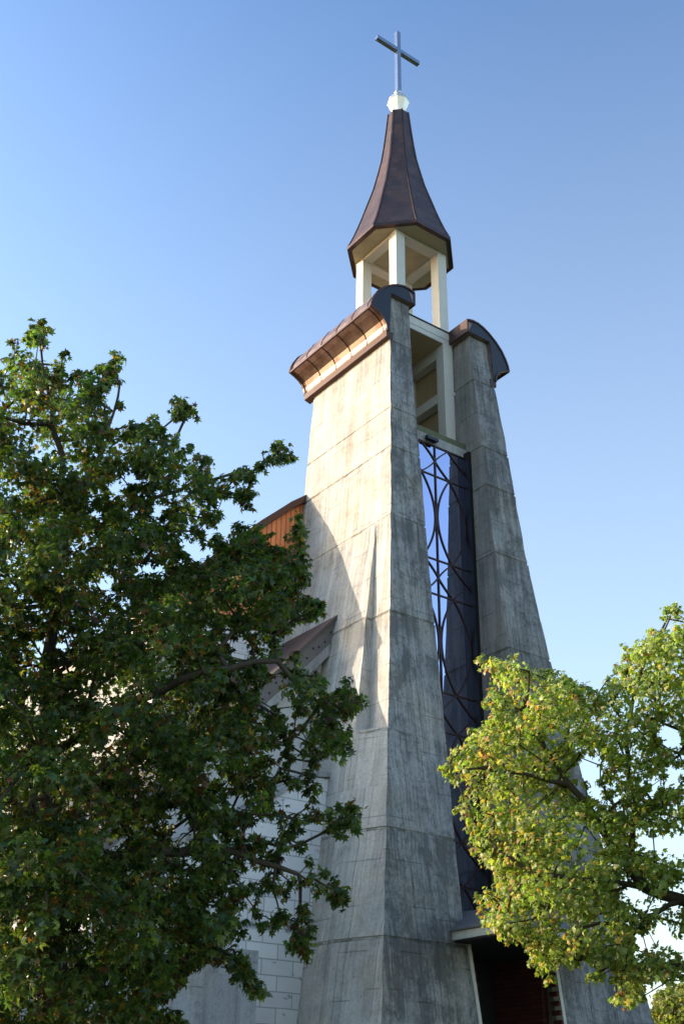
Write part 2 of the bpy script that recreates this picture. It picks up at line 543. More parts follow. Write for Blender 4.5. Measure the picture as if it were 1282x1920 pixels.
M_LEAF_A = mat_leaf('dark_star_leaf', 0.34, 0.50)
M_LEAF_B = mat_leaf('yellow_green_leaf', 0.42, 0.42)
M_GRASS = mat_grass()
M_PAVE = mat_concrete('forecourt_paving', (0.3, 0.29, 0.28), (0.3, 0.29, 0.28), 0.4, 0.6, [])

# ------------------------------------------------------------------ ground
g = MB()
g.add([(-900, -900, 0), (900, -900, 0), (900, 900, 0), (-900, 900, 0)], [(0, 1, 2, 3)])
tag(obj('ground', g.m, M_GRASS), kind='structure')
g = MB()
g.add([(-2.2, -30, 0.02), (2.2, -30, 0.02), (2.2, -3.2, 0.02), (-2.2, -3.2, 0.02)], [(0, 1, 2, 3)])
tag(obj('path', g.m, M_PAVE), kind='structure')

# ------------------------------------------------------------------ the church
church = thing('church', 'tall concrete church tower with two flared pylons, open belfry and pointed copper spire', 'church')

ZT = [0.0, 2.5, 3.3, 4, 5, 6, 7, 8, 9, 10, 11, 12, 13, 14, 15, 16, 17, 18, 18.98]
LOX = [-3.45, -3.19, -3.08, -2.99, -2.841, -2.703, -2.578, -2.46, -2.322, -2.201, -2.093, -2.0, -1.905, -1.836, -1.772, -1.71, -1.635, -1.559, -1.50]
LIX = [-1.05, -1.08, -1.09, -1.145, -1.16, -1.14, -1.11, -1.075, -1.045, -1.025, -1.012, -1.006, -.995, -.985, -1.0, -1.01, -1.0, -.966, -.93]
RIX = [.93, .95, .955, .96, .967, .974, .975, .974, .973, .972, .975, .972, .966, .955, .958, .953, .954, .972, .98]
ROX = [3.6, 3.38, 3.27, 3.17, 3.03, 2.885, 2.73, 2.57, 2.411, 2.262, 2.147, 2.035, 1.93, 1.865, 1.812, 1.76, 1.69, 1.60, 1.54]
FY = [3.40, 3.10, 3.0, 2.91, 2.78, 2.65, 2.53, 2.41, 2.29, 2.17, 2.06, 1.965, 1.87, 1.795, 1.72, 1.64, 1.56, 1.475, 1.40]
fz = lambda z: float(np.interp(z, ZT, FY))
RIB_T, RIB_B = 12.84, 8.10


def pylon(xo, xi, sgn, name, mat, label=None):
    """battered slab of board-marked concrete; its outer side flares behind a tapering step (the rib)"""
    zs = sorted(set(list(np.arange(0.3, 18.9, .37)) + [0.0, 1.2, 2.0] + ZT + [5.5, 6.6, 7.5, 8.5, 9.5, 10.2, 11.5, 12.4, 13.5, 14.3, 16.5, RIB_T]))
    lev = []
    for z in zs:
        if all(abs(z - j) > 0.08 for j in JOINTS) and abs(z - RIB_B) > 0.06: lev.append((z, 0.0))
    for j in JOINTS:
        dj = 0.014 if j not in (8.05,) else 0.006
        lev += [(j + 0.028, 0.0), (j + 0.016, dj), (j - 0.016, dj), (j - 0.028, -0.004)]
    lev += [(RIB_B + 0.012, 0.0), (RIB_B - 0.012 + 0.001, 0.0)]
    lev.sort()
    R = []
    for z, e in lev:
        jit = .008 * math.sin(z * 5.1 + sgn) + .006 * math.sin(z * 11.7 + 2 * sgn)
        Xo = abs(float(np.interp(z, ZT, xo))) - e + jit
        Xi = abs(float(np.interp(z, ZT, xi))) + e
        F = fz(z) - e + .006 * math.sin(z * 7.3 + 1 + sgn)
        Yb = 1.52 - e
        d = 0.31 * min(1.0, max(0.0, (RIB_T - z) / (RIB_T - RIB_B)))
        ys = float(np.interp(z, [0, 8.1, 9.0, 10.5, 12.84, 20], [-2.0, -1.85, -1.72, -1.55, -1.39, -1.39 + .2]))
        ys = max(ys, -F + 0.02)
        Xr = Xo + d
        if z > RIB_B: Xs = Xo
        else: Xs = Xr
        if z >= RIB_T: Xs = Xr = Xo
        pts = [(Xi, Yb), (Xr, Yb), (Xr, ys), (Xs, ys - 0.004), (Xo, -F), (Xi, -F)]
        R.append([(sgn * a, b, z) for a, b in pts])
    mb = MB().rings(R)
    o = obj(name, mb.m, mat, church)
    if label: o['label'] = label
    o.data.materials.append(M_RIB)
    for k, p in enumerate(o.data.polygons):
        if k < (len(R) - 1) * 6 and k % 6 == 2: p.material_index = 1
    # soften the arrises as struck concrete is
    bv = o.modifiers.new('arris', 'BEVEL')
    bv.width = 0.018
    bv.segments = 2
    bv.limit_method = 'ANGLE'
    bv.angle_limit = math.radians(50)
    return o


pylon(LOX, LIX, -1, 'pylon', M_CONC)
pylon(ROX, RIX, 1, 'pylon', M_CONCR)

# copper caps on the pylons
CAPP = [(-.86, 19.33), (-1.02, 19.37), (-1.19, 19.365), (-1.37, 19.31), (-1.54, 19.22), (-1.75, 19.06), (-1.93, 18.87),
        (-2.05, 18.66), (-2.115, 18.5), (-2.145, 18.35)]
CAPU = [(-1.99, 18.295), (-1.87, 18.225), (-1.775, 18.14), (-1.71, 18.03), (-1.68, 17.93), (-1.68, 17.85)]


def cap(sgn):
    y0, y1 = -1.50, 1.78
    f = lambda P: [(sgn * -p[0] if sgn > 0 else p[0], p[1]) for p in P]
    inner = [(-1.60, 17.86), (-1.575, 18.4), (-1.55, 18.985), (-.86, 18.985)]
    mb = MB().prism(f(CAPP + CAPU + inner), 1, y0, y1)
    o = obj('pylon_cap', mb.m, M_CAP, church)
    # underside fascia strip
    mb = MB().prism(f([(-1.70, 17.86), (-1.70, 17.69), (-1.52, 17.64), (-1.50, 17.86)]), 1, y0 - 0.01, y1 + 0.01)
    obj('cap_fascia', mb.m, M_CAPD, o)
    # dark end panels set in behind the rim, and the rim itself
    for ye, dy in ((y0, -1), (y1, 1)):
        P = CAPP + CAPU
        c = np.array([-1.45, 18.6])
        small = [tuple(c + (np.array(p) - c) * 0.965) for p in P[1:]] + [(-1.615, 17.87), (-1.555, 18.99), (-.88, 18.995)]
        mb = MB().prism(f(small), 1, ye + dy * 0.004, ye + dy * 0.02)
        obj('end_panel', mb.m, M_CAPEND, o)
        big = [tuple(c + (np.array(p) - c) * 1.012) for p in P]
        mb = MB().path([(a, ye + dy * 0.012, b) for a, b in f(big)], 0.045, 0.06)
        obj('rim', mb.m, M_CAPD, o)
    # standing seams
    n = 5
    for k in range(n + 1):
        y = y0 + 0.13 + (y1 - y0 - 0.2) * k / n
        P = [tuple(np.array(p) + (0.0, 0.0)) for p in CAPP]
        mb = MB().path([(a, y, b) for a, b in f(P)], 0.024, 0.022)
        mb.path([(a, y, b) for a, b in f(CAPP[-1:] + CAPU)], 0.024, 0.022)
        obj('seam', mb.m, M_SPIREEDGE, o)
    mb = MB().path([(f([(-2.145, 18.35)])[0][0], y0 - .02, 18.34), (f([(-2.145, 18.35)])[0][0], y1 + .02, 18.34)], 0.05, 0.04, (1, 0, 0))
    obj('drip_edge', mb.m, M_CAPD, o)
    # inner rim along the pylon's inner edge
    xr = f([(-.87, 0)])[0][0]
    mb = MB().box(min(xr, xr - sgn * 0.05), max(xr, xr - sgn * 0.05), y0 - .02, y1 + .02, 18.98, 19.36)
    obj('inner_fascia', mb.m, M_CAPD, o)


cap(-1)
cap(1)

# tower back wall and floors between the pylons (close the shaft behind the glass)
obj('back_wall', MB().box(-1.0, .96, 1.2, 1.45, 0, 19.0).m, M_CONC2, church)
obj('belfry_floor', MB().box(-.985, .955, -.98, 1.2, 15.58, 15.80).m, M_CONC2, church)
obj('mossy_ledge', MB().box(-.982, .952, -1.13, -.5, 15.802, 15.95).m, M_MOSS, church)

# lower belfry frame
for sx in (-1, 1):
    for sy in (-1, 1):
        cx, cy = sx * .755, -.70 if sy < 0 else .69
        obj('belfry_post', MB().box(cx - .135, cx + .135, cy - .135, cy + .135, 15.952, 18.93).m, M_CREAM, church)
        cx, cy = sx * .69, sy * .69
        obj('lantern_column', MB().box(cx - .14, cx + .14, cy - .14, cy + .14, 19.305, 21.86).m, M_CREAM, church)
mb = MB().box(-.96, .955, -.84, 1.15, 19.08, 19.30)
obj('lantern_floor', mb.m, M_CREAM, church)
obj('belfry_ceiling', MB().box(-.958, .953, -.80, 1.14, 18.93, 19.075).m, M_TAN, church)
obj('ceiling_fascia', MB().box(-.958, .953, -.83, -.802, 18.93, 19.074).m, M_CREAM, church)
obj('floor_flashing', MB().box(-.965, .96, -.87, 1.16, 19.302, 19.325).m, M_CAPEND, church)
for sx in (-1, 1):
    obj('cross_beam', MB().box(sx * .755 - .11, sx * .755 + .11, -.562, .552, 17.32, 17.58).m, M_CREAM, church)
    obj('ceiling_beam', MB().box(sx * .755 - .11, sx * .755 + .11, -.562, .552, 18.62, 18.928).m, M_CREAM, church)
    a, b = (.893, .952) if sx > 0 else (-.98, -.893)
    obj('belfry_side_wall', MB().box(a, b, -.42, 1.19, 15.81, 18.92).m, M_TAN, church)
    obj('tie_bracket', MB().box(min(sx * .89, sx * 1.0), max(sx * .89, sx * 1.0), -.83, -.74, 17.50, 17.60).m, M_CREAM, church)
obj('cross_beam', MB().box(-.62, .62, .58, .80, 17.32, 17.58).m, M_CREAM, church)
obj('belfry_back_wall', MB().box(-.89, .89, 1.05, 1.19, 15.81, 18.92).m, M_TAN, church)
obj('jamb_strip', MB().box(.895, .955, -.80, -.62, 15.955, 18.92).m, M_CREAM, church)

# octagonal roof slab with ring beams
T8 = math.tan(math.pi / 8)


def octa(a, z): return [(a, -a * T8, z), (a, a * T8, z), (a * T8, a, z), (-a * T8, a, z), (-a, a * T8, z), (-a, -a * T8, z), (-a * T8, -a, z), (a * T8, -a, z)]


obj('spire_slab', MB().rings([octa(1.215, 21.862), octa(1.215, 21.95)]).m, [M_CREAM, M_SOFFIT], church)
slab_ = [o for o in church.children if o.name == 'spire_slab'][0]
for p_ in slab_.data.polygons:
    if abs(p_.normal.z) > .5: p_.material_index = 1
mb = MB()
for sy in (-1, 1): mb.box(-.548, .548, sy * .69 - .13, sy * .69 + .13, 21.78, 21.86)
for sx in (-1, 1): mb.box(sx * .69 - .13, sx * .69 + .13, -.548, .548, 21.78, 21.86)
obj('ring_beam', mb.m, M_CREAM, church)

# spire
PZ = [21.90, 21.965, 22.3, 22.65, 23.03, 23.45, 24.1, 24.75, 25.2, 25.7, 26.2, 26.65, 27.08]
PA = [1.315, 1.315, 1.19, 1.08, .972, .862, .688, .558, .476, .414, .362, .320, .283]
sp = obj('spire', MB().rings([octa(a, z) for a, z in zip(PA, PZ)]).m, M_SPIRE, church)
for k in range(8):
    pts = []
    for a, z in zip(PA[1:], PZ[1:]):
        q = np.array(octa(a + .006, z)[k])
        pts.append(q)
    n = np.array([octa(1, 0)[k][0], octa(1, 0)[k][1], .3])
    obj('hip_trim', MB().path(pts, 0.045, 0.03, n).m, M_SPIREEDGE, sp)
obj('eave_trim', MB().rings([octa(1.34, 21.87), octa(1.34, 21.962), octa(1.30, 21.985)]).m, M_SPIREEDGE, sp)

# faceted globe and cross
mb = MB()


def ring8(r, z, ph): return [(r * math.cos(ph + k * math.pi / 4), r * math.sin(ph + k * math.pi / 4), z) for k in range(8)]


p8 = math.pi / 8
mb.rings([ring8(.14, 27.12, 0), ring8(.21, 27.34, 0), ring8(.315, 27.60, 0), ring8(.305, 27.70, 0), ring8(.13, 27.95, 0)])
obj('globe', mb.m, M_GLOBE, church)
cr = obj('cross', MB().box(-.066, .066, -.066, .066, 27.93, 30.58).m, M_STEEL, church)
obj('cross_arm', MB().box(-.79, .79, -.062, .062, 29.735, 29.87).m, M_STEEL, cr)
obj('cross_socket', MB().rings([ring8(.10, 27.93, p8), ring8(.13, 28.02, p8), ring8(.09, 28.08, p8)]).m, M_STEEL, cr)
for o in (sp,):
    pass

# tall window with curved steel tracery
GY = -1.10
win = obj('tall_window', MB().box(-1.0, .965, GY, GY + .05, 4.75, 15.57).m, M_GLASS, church)
bw, bd = .032, .022
y = GY - .014


def seg(P, name='curved_bar', w=bw):
    obj(name, MB().path([(a, y, b) for a, b in P], w, bd).m, M_TRACERY, win)


def arc(x0, z0, x1, z1, bulge, n=14):
    """curve between two points bowing sideways by bulge"""
    P = []
    for k in range(n + 1):
        s = k / n
        b = bulge * 4 * s * (1 - s)
        P.append((x0 + (x1 - x0) * s + b, z0 + (z1 - z0) * s))
    return P


bars = [(15.56, 14.77), (12.65, 11.82), (9.65, 8.81), (6.65, 5.82)]
NODE = .41
for i, (zt, zb) in enumerate(bars):
    zc = (zt + zb) / 2
    for zz in (zt, zb):
        obj('glazing_bar', MB().bar((-.90, y + .003, zz), (.87, y + .003, zz), bw, bd).m, M_TRACERY, win)
    for s in (-1, 1):
        e = .87 if s > 0 else -.90
        seg(arc(s * NODE, zt, 0, zc, -s * .03, 6), 'diagonal_bar'); seg(arc(0, zc, s * NODE, zb, s * -.03, 6), 'diagonal_bar')
        seg(arc(s * NODE, zt, e, zc, -s * .03, 6), 'diagonal_bar'); seg(arc(e, zc, s * NODE, zb, -s * .03, 6), 'diagonal_bar')
    zn = bars[i + 1][0] if i + 1 < len(bars) else 4.0
    for s in (-1, 1):
        A = arc(s * NODE, zb, s * NODE, zn, -s * (NODE - .035), 22)
        B = arc(s * NODE, zb, s * NODE, zn, s * (.85 - NODE), 22)
        if zn < 4.5:
            A = [p for p in A if p[1] > 4.78]; B = [p for p in B if p[1] > 4.78]
        seg(A); seg(B)
obj('mullion', MB().bar((0, y - .004, 4.76), (0, y - .004, 15.56), bw, bd).m, M_TRACERY, win)
obj('frame_post', MB().box(.868, .962, GY - .19, GY - .002, 4.7, 15.66).m, M_POST, win)
obj('frame_post', MB().box(-1.01, -.90, GY - .19, GY - .002, 4.7, 15.66).m, M_POST, win)
obj('window_lintel', MB().box(-.98, .955, GY - .03, -.985, 15.575, 15.80).m, M_CONC2, church)
lamp = thing('floodlight', 'small dark floodlight fixed above the tall window, below the mossy ledge', 'floodlight', (-.16, -1.2, 15.62))
obj('housing', MB().prism([(-.06, -.02), (-.06, .06), (.02, .10), (.05, .0)], 0, -.16, .16).m, M_CAPEND, lamp)
obj('bracket', MB().box(.10, .16, .05, .11, .02, .15).m, M_POST, lamp)

# entrance portal: canopy, side trims, brick reveal, door
cano = obj('canopy', MB().box(-1.46, 1.46, -4.05, -2.55, 4.50, 4.635).m, M_TRIM, church)
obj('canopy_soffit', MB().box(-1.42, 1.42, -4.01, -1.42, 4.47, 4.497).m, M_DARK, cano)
R2 = [(-1.50, -4.09, 4.637), (1.50, -4.09, 4.637), (1.50, -1.30, 4.637), (-1.50, -1.30, 4.637)]
R3 = [(-1.50, -4.09, 4.66), (1.50, -4.09, 4.66), (1.50, -1.30, 4.66), (-1.50, -1.30, 4.66)]
R4 = [(-.93, -3.5, 5.02), (.93, -3.5, 5.02), (.93, -1.30, 5.10), (-.93, -1.30, 5.10)]
obj('canopy_roof', MB().rings([R2, R3, R4]).m, M_FASCIA, cano)
for s, X0, X1 in ((-1, (-1.145, -1.16), (-1.05, -1.06)), (1, (.955, .965), (.93, .93))):
    R = []
    for z, xc in ((0, X1[0]), (2.0, X1[0] + s * -.0), (4.49, X0[0])):
        f = fz(z) - .04
        a, b = xc, xc - s * .07
        R.append([(a, -f - .06, z), (b, -f - .06, z), (b, -f + .1, z), (a, -f + .1, z)])
    obj('door_trim', MB().rings(R).m, M_TRIM, church)
    mb = MB()
    for k in range(40):
        z = .1 + k * .154
        if z > 4.3: break
        f = fz(z)
        xc = float(np.interp(z, [0, 4.5], [X1[0], X0[0]]))
        a, b = xc - s * .071, xc - s * .115
        mb.box(min(a, b), max(a, b), -f + .0, -f + .2, z, z + .075)
    obj('brick_toothing', mb.m, M_BRICK, church)
obj('brick_reveal', MB().box(.80, .925, -2.6, -1.3, 0, 4.49).m, M_BRICK, church)
obj('portal_back_wall', MB().box(-1.05, .92, -1.40, -1.25, 0, 4.74).m, M_DARK, church)
dr = obj('door', MB().box(-.95, .75, -1.47, -1.402, 0, 2.95).m, M_DARK, church)
obj('transom_panel', MB().box(-.98, -.05, -1.52, -1.402, 3.0, 4.1).m, M_DOOR, church)

# ------------------------------------------------------------------ nave behind the tower
VERGE = [(0, 15.9), (-.6, 15.6), (-1.2, 15.16), (-1.76, 14.70), (-2.11, 14.42), (-2.48, 14.06), (-2.87, 13.69), (-3.3, 13.23), (-3.73, 12.77), (-5.2, 11.2)]
full = [(-x, z) for x, z in VERGE[::-1]] + VERGE[1:]
gb = MB().prism([(x, z - .06) for x, z in full] + [(-5.15, 11.3), (5.15, 11.3)], 1, 1.55, 1.72)
obj('gable_cladding', gb.m, M_ORANGE, church)
top = full
rf = MB()
outer = [(x * 1.012, z + .07) for x, z in top]
inn = [(x * 1.012, z - .05) for x, z in top][::-1]
rf.prism(outer + inn, 1, 1.46, 22.0)
nr = obj('nave_roof', rf.m, M_ROOF, church)
obj('verge_trim', MB().path([(x * 1.013, 1.45, z + .02) for x, z in top], .15, .03).m, M_CAPD, nr)
obj('gable_wall', MB().box(-5.15, -1.7, 1.57, 1.85, 10.42, 11.22).m, M_BLOCK, church)
obj('gable_wall', MB().box(1.7, 5.15, 1.57, 1.85, 10.42, 11.22).m, M_BLOCK, church)
obj('nave_front_wall', MB().box(-5.16, 5.16, 1.60, 1.86, 0, 10.415).m, M_CONC2, church)
obj('nave_side_wall', MB().box(-5.16, -4.8, 1.87, 21.8, 0, 11.1).m, M_CONC2, church)
obj('nave_side_wall', MB().box(4.8, 5.16, 1.87, 21.8, 0, 11.1).m, M_CONC2, church)
obj('nave_back_wall', MB().prism([(-4.4, 0), (4.4, 0)] + [(x * .97, z - .1) for x, z in top], 1, 21.5, 21.75).m, M_WHITE, church)

# side aisle with its steep lean-to roof
X0, Z0, SL = -2.06, 11.16, 1.08
zr = lambda x: Z0 + SL * (x - X0)
XE = -6.9


def slab(xa, xb, ya, yb, t0, t1):
    return MB().prism([(xa, zr(xa) - t0), (xb, zr(xb) - t0), (xb, zr(xb) - t1), (xa, zr(xa) - t1)], 1, ya, yb)


a = slab(X0, -5.162, -.48, 1.59, 0, .09)
b = slab(-5.163, XE, -.48, 14, 0, .09)
a.add(*b.m)
ar = obj('aisle_roof', a.m, M_AISLE, church)
fs = slab(-2.09, XE + .05, -.44, -.36, .092, .50)
fo = obj('verge_fascia', fs.m, M_FASCIA, ar)
for k in range(26):
    x = -2.35 - k * .14
    d = .30 + (.05 if k % 3 else -.04)
    obj('bolt', MB().box(x - .016, x + .016, -.456, -.4405, zr(x) - d - .016, zr(x) - d + .016).m, M_DARK, ar)
obj('rake_beam', slab(-2.11, XE + .1, -.46, -.1, .502, .74).m, M_CONC2, church)
obj('aisle_upper_wall', MB().prism([(-2.2, 6.0), (-2.2, zr(-2.2) - .75), (-6.3, 6.0)], 1, -.22, .1).m, M_WHITE, church)
lw = MB().prism([(-2.4, 0), (-7.2, 0), (-7.2, 5.0), (-6.6, 5.3), (-4.4, 6.5), (-3.3, 7.3), (-2.4, 7.4)], 1, -1.15, -.24)
obj('aisle_block_wall', lw.m, M_BLOCK, church)
obj('sloping_coping', MB().path([(-2.5, -.72, 7.46), (-3.3, -.72, 7.36), (-4.4, -.72, 6.56), (-6.9, -.72, 5.2)], .10, .96).m, M_CONC2, church)
cp = MB().box(-9.0, -4.24, -1.24, -1.155, 0, 4.25)
obj('concrete_wall_panel', cp.m, M_PANEL, church)
obj('aisle_side_wall', MB().box(-7.0, -6.75, -.20, 14, 0, 5.3).m, M_FASCIA, church)

# low hall far behind on the left
hall = thing('hall_building', 'low grey hall with a blue grey roof seen through gaps in the dark tree', 'hall', (-24, 28, 0))
obj('wall', MB().box(-9, 9, -6, 6, 0, 8.5).m, M_CONC2, hall)
obj('roof', MB().prism([(-6.6, 8.3), (0, 12.4), (6.6, 8.3), (6.6, 8.52), (0, 12.62), (-6.6, 8.52)], 0, -9.6, 9.6).m, M_GREYROOF, hall)


# ------------------------------------------------------------------ trees
def px(x, yy, d):
    """point on the sight line of photo pixel (x, yy) at horizontal distance d from the photographer"""
    v = RT * (x - 641) / FPX - UP * (yy - 960) / FPX + FW
    return CAM + v * (d / math.hypot(v[0], v[1]))


def inside(P, poly):
    x, yy = P[:, 0], P[:, 1]
    r = np.zeros(len(P), bool)
    n = len(poly)
    for i in range(n):
        x0, y0 = poly[i]; x1, y1 = poly[(i + 1) % n]
        c = ((y0 > yy) != (y1 > yy)) & (x < (x1 - x0) * (yy - y0) / (y1 - y0 + 1e-9) + x0)
        r ^= c
    return r


def edge_dist(P, poly):
    d = np.full(len(P), 1e9)
    n = len(poly)
    for i in range(n):
        a = np.array(poly[i], float); b = np.array(poly[(i + 1) % n], float)
        ab = b - a
        t = np.clip(((P - a) @ ab) / (ab @ ab + 1e-9), 0, 1)
        d = np.minimum(d, np.hypot(*(P - a - t[:, None] * ab).T))
    return d


def grow(seeds, tips, step, rs):
    """join every tip to the nearest part of the growing tree; returns nodes, parents"""
    nodes = []; par = []; dep = []
    for poly_ in seeds:
        prev = -1
        for k, p in enumerate(poly_):
            p = np.array(p, float)
            if k == 0 and nodes:
                D = np.linalg.norm(np.array(nodes) - p, axis=1)
                prev = int(D.argmin())
                if D[prev] < 0.02: continue
            segn = 1
            if prev >= 0:
                a = nodes[prev]
                segn = max(1, int(np.linalg.norm(p - a) / step))
                for s in range(1, segn + 1):
                    q = a + (p - a) * s / segn + (rs.normal(0, step * .10, 3) if s < segn else 0)
                    nodes.append(q); par.append(prev); dep.append(dep[prev] + np.linalg.norm(q - nodes[prev]))
                    prev = len(nodes) - 1
            else:
                nodes.append(p); par.append(-1); dep.append(0.0)
                prev = len(nodes) - 1
    c = np.array(nodes)
    D = np.min(np.linalg.norm(tips[:, None, :] - c[None, :, :], axis=2), axis=1)
    order = np.argsort(D)
    buf = np.zeros((len(nodes) + len(tips) * 40, 3)); buf[:len(nodes)] = nodes
    dp = np.zeros(len(buf)); dp[:len(nodes)] = dep
    n = len(nodes)
    ends = np.zeros(len(tips), int)
    for i in order:
        p = tips[i]
        d = np.linalg.norm(buf[:n] - p, axis=1)
        k = int((d + 0.12 * dp[:n]).argmin())
        L = d[k]
        a = buf[k].copy()
        m = min(39, max(1, int(L / step)))
        sag = rs.normal(0, 0.05, 3) * L
        sag[2] += 0.03 * L
        prev = k
        for s in range(1, m + 1):
            t = s / m
            q = a + (p - a) * t + sag * math.sin(math.pi * t) * .6 + (rs.normal(0, step * .07, 3) if s < m else 0)
            buf[n] = q; dp[n] = dp[prev] + np.linalg.norm(q - buf[prev]); par.append(prev); prev = n; n += 1
        ends[i] = prev
    return buf[:n].copy(), np.array(par), ends


def tubes(nodes, par, rad, sides=5):
    """one mesh of tapering limbs: a short ring tube per link"""
    n = len(nodes)
    ang = np.arange(sides) * 2 * math.pi / sides
    kids = np.where(par >= 0)[0]
    a = nodes[par[kids]]; b = nodes[kids]
    d = b - a
    L = np.linalg.norm(d, axis=1)
    ok = L > 1e-5
    kids, a, b, d, L = kids[ok], a[ok], b[ok], d[ok], L[ok]
    d = d / L[:, None]
    ref = np.where(np.abs(d[:, 2:3]) > .9, np.array([[1., 0, 0]]), np.array([[0, 0, 1.]]))
    u = np.cross(d, ref); u /= np.linalg.norm(u, axis=1)[:, None]
    w = np.cross(d, u)
    ra = np.minimum(rad[par[kids]], rad[kids] * 1.35)
    rb = rad[kids]
    circ = u[:, None, :] * np.cos(ang)[None, :, None] + w[:, None, :] * np.sin(ang)[None, :, None]
    A = (a - d * ra[:, None] * .3)[:, None, :] + circ * ra[:, None, None]
    B = b[:, None, :] + circ * rb[:, None, None]
    V = np.concatenate([A, B], axis=1).reshape(-1, 3)
    m = len(kids)
    i = np.arange(sides); j = (i + 1) % sides
    q = np.stack([i, j, j + sides, i + sides], 1)
    Fq = (np.arange(m)[:, None, None] * 2 * sides + q[None]).reshape(-1, 4)
    return V, Fq


def fast_mesh(name, V, F, mat, parent, smooth, colour=None):
    me = bpy.data.meshes.new(name)
    k = F.shape[1]
    me.vertices.add(len(V)); me.vertices.foreach_set('co', V.astype(np.float32).ravel())
    me.loops.add(F.size); me.loops.foreach_set('vertex_index', F.astype(np.int32).ravel())
    me.polygons.add(len(F))
    me.polygons.foreach_set('loop_start', (np.arange(len(F)) * k).astype(np.int32))
    try: me.polygons.foreach_set('loop_total', np.full(len(F), k, np.int32))
    except Exception: pass
    me.update(calc_edges=True)
    me.validate()
    me.materials.append(mat)
    if smooth: me.polygons.foreach_set('use_smooth', np.ones(len(F), bool))
    if colour is not None:
        at = me.attributes.new('leaf_colour', 'FLOAT_COLOR', 'POINT')
        at.data.foreach_set('color', colour.astype(np.float32).ravel())
    o = bpy.data.objects.new(name, me)
    COL.objects.link(o)
    o.parent = parent
    return o


# palmate leaf: stalk end, five pointed lobes and the notches between them, plus a hub
def leaf_shape(depth):
    ang = [-90, -38, -8, 14, 40, 62, 90, 118, 140, 166, 188, 218]
    rad = [.26, .34, .66, depth, .92, depth * 1.05, 1.06, depth * 1.05, .92, depth, .66, .34]
    P = [(r * math.cos(math.radians(q)), r * math.sin(math.radians(q)) + .18, (-.10 if i % 2 == 0 else .03)) for i, (q, r) in enumerate(zip(ang, rad))]
    return np.array([(0, .05, .05)] + P)


def leaves(C, Nrm, size, cols, shape, rs):
    n = len(C)
    Nrm = Nrm / (np.linalg.norm(Nrm, axis=1)[:, None] + 1e-9)
    r = rs.normal(size=(n, 3)); r[:, 2] -= .6
    U = np.cross(r, Nrm); U /= np.linalg.norm(U, axis=1)[:, None] + 1e-9
    Wv = np.cross(Nrm, U)
    k = len(shape)
    fold = rs.uniform(.6, 1.9, n)
    sx = rs.uniform(.8, 1.1, n)
    V = C[:, None, :] + size[:, None, None] * (U[:, None, :] * (shape[None, :, 0, None] * sx[:, None, None]) + Wv[:, None, :] * shape[None, :, 1, None]
                                             + Nrm[:, None, :] * (shape[None, :, 2, None] - np.abs(shape[None, :, 0, None]) * .22) * fold[:, None, None])
    m = k - 1
    tri = np.array([(0, 1 + i, 1 + (i + 1) % m) for i in range(m)])
    F = (np.arange(n)[:, None, None] * k + tri[None]).reshape(-1, 3)
    colour = np.concatenate([np.repeat(cols, k, axis=0), np.ones((n * k, 1))], axis=1)
    return V.reshape(-1, 3), F, colour


def palette(n, rs, greens, accents, p_acc):
    g = np.array(greens); a = np.array(accents)
    w = rs.random((n, 1))
    i = rs.integers(0, len(g), n); j = rs.integers(0, len(g), n)
    c = g[i] * w + g[j] * (1 - w)
    pick = rs.random(n) < p_acc
    c[pick] = a[rs.integers(0, len(a), pick.sum())]
    return c * rs.uniform(.75, 1.25, (n, 1))


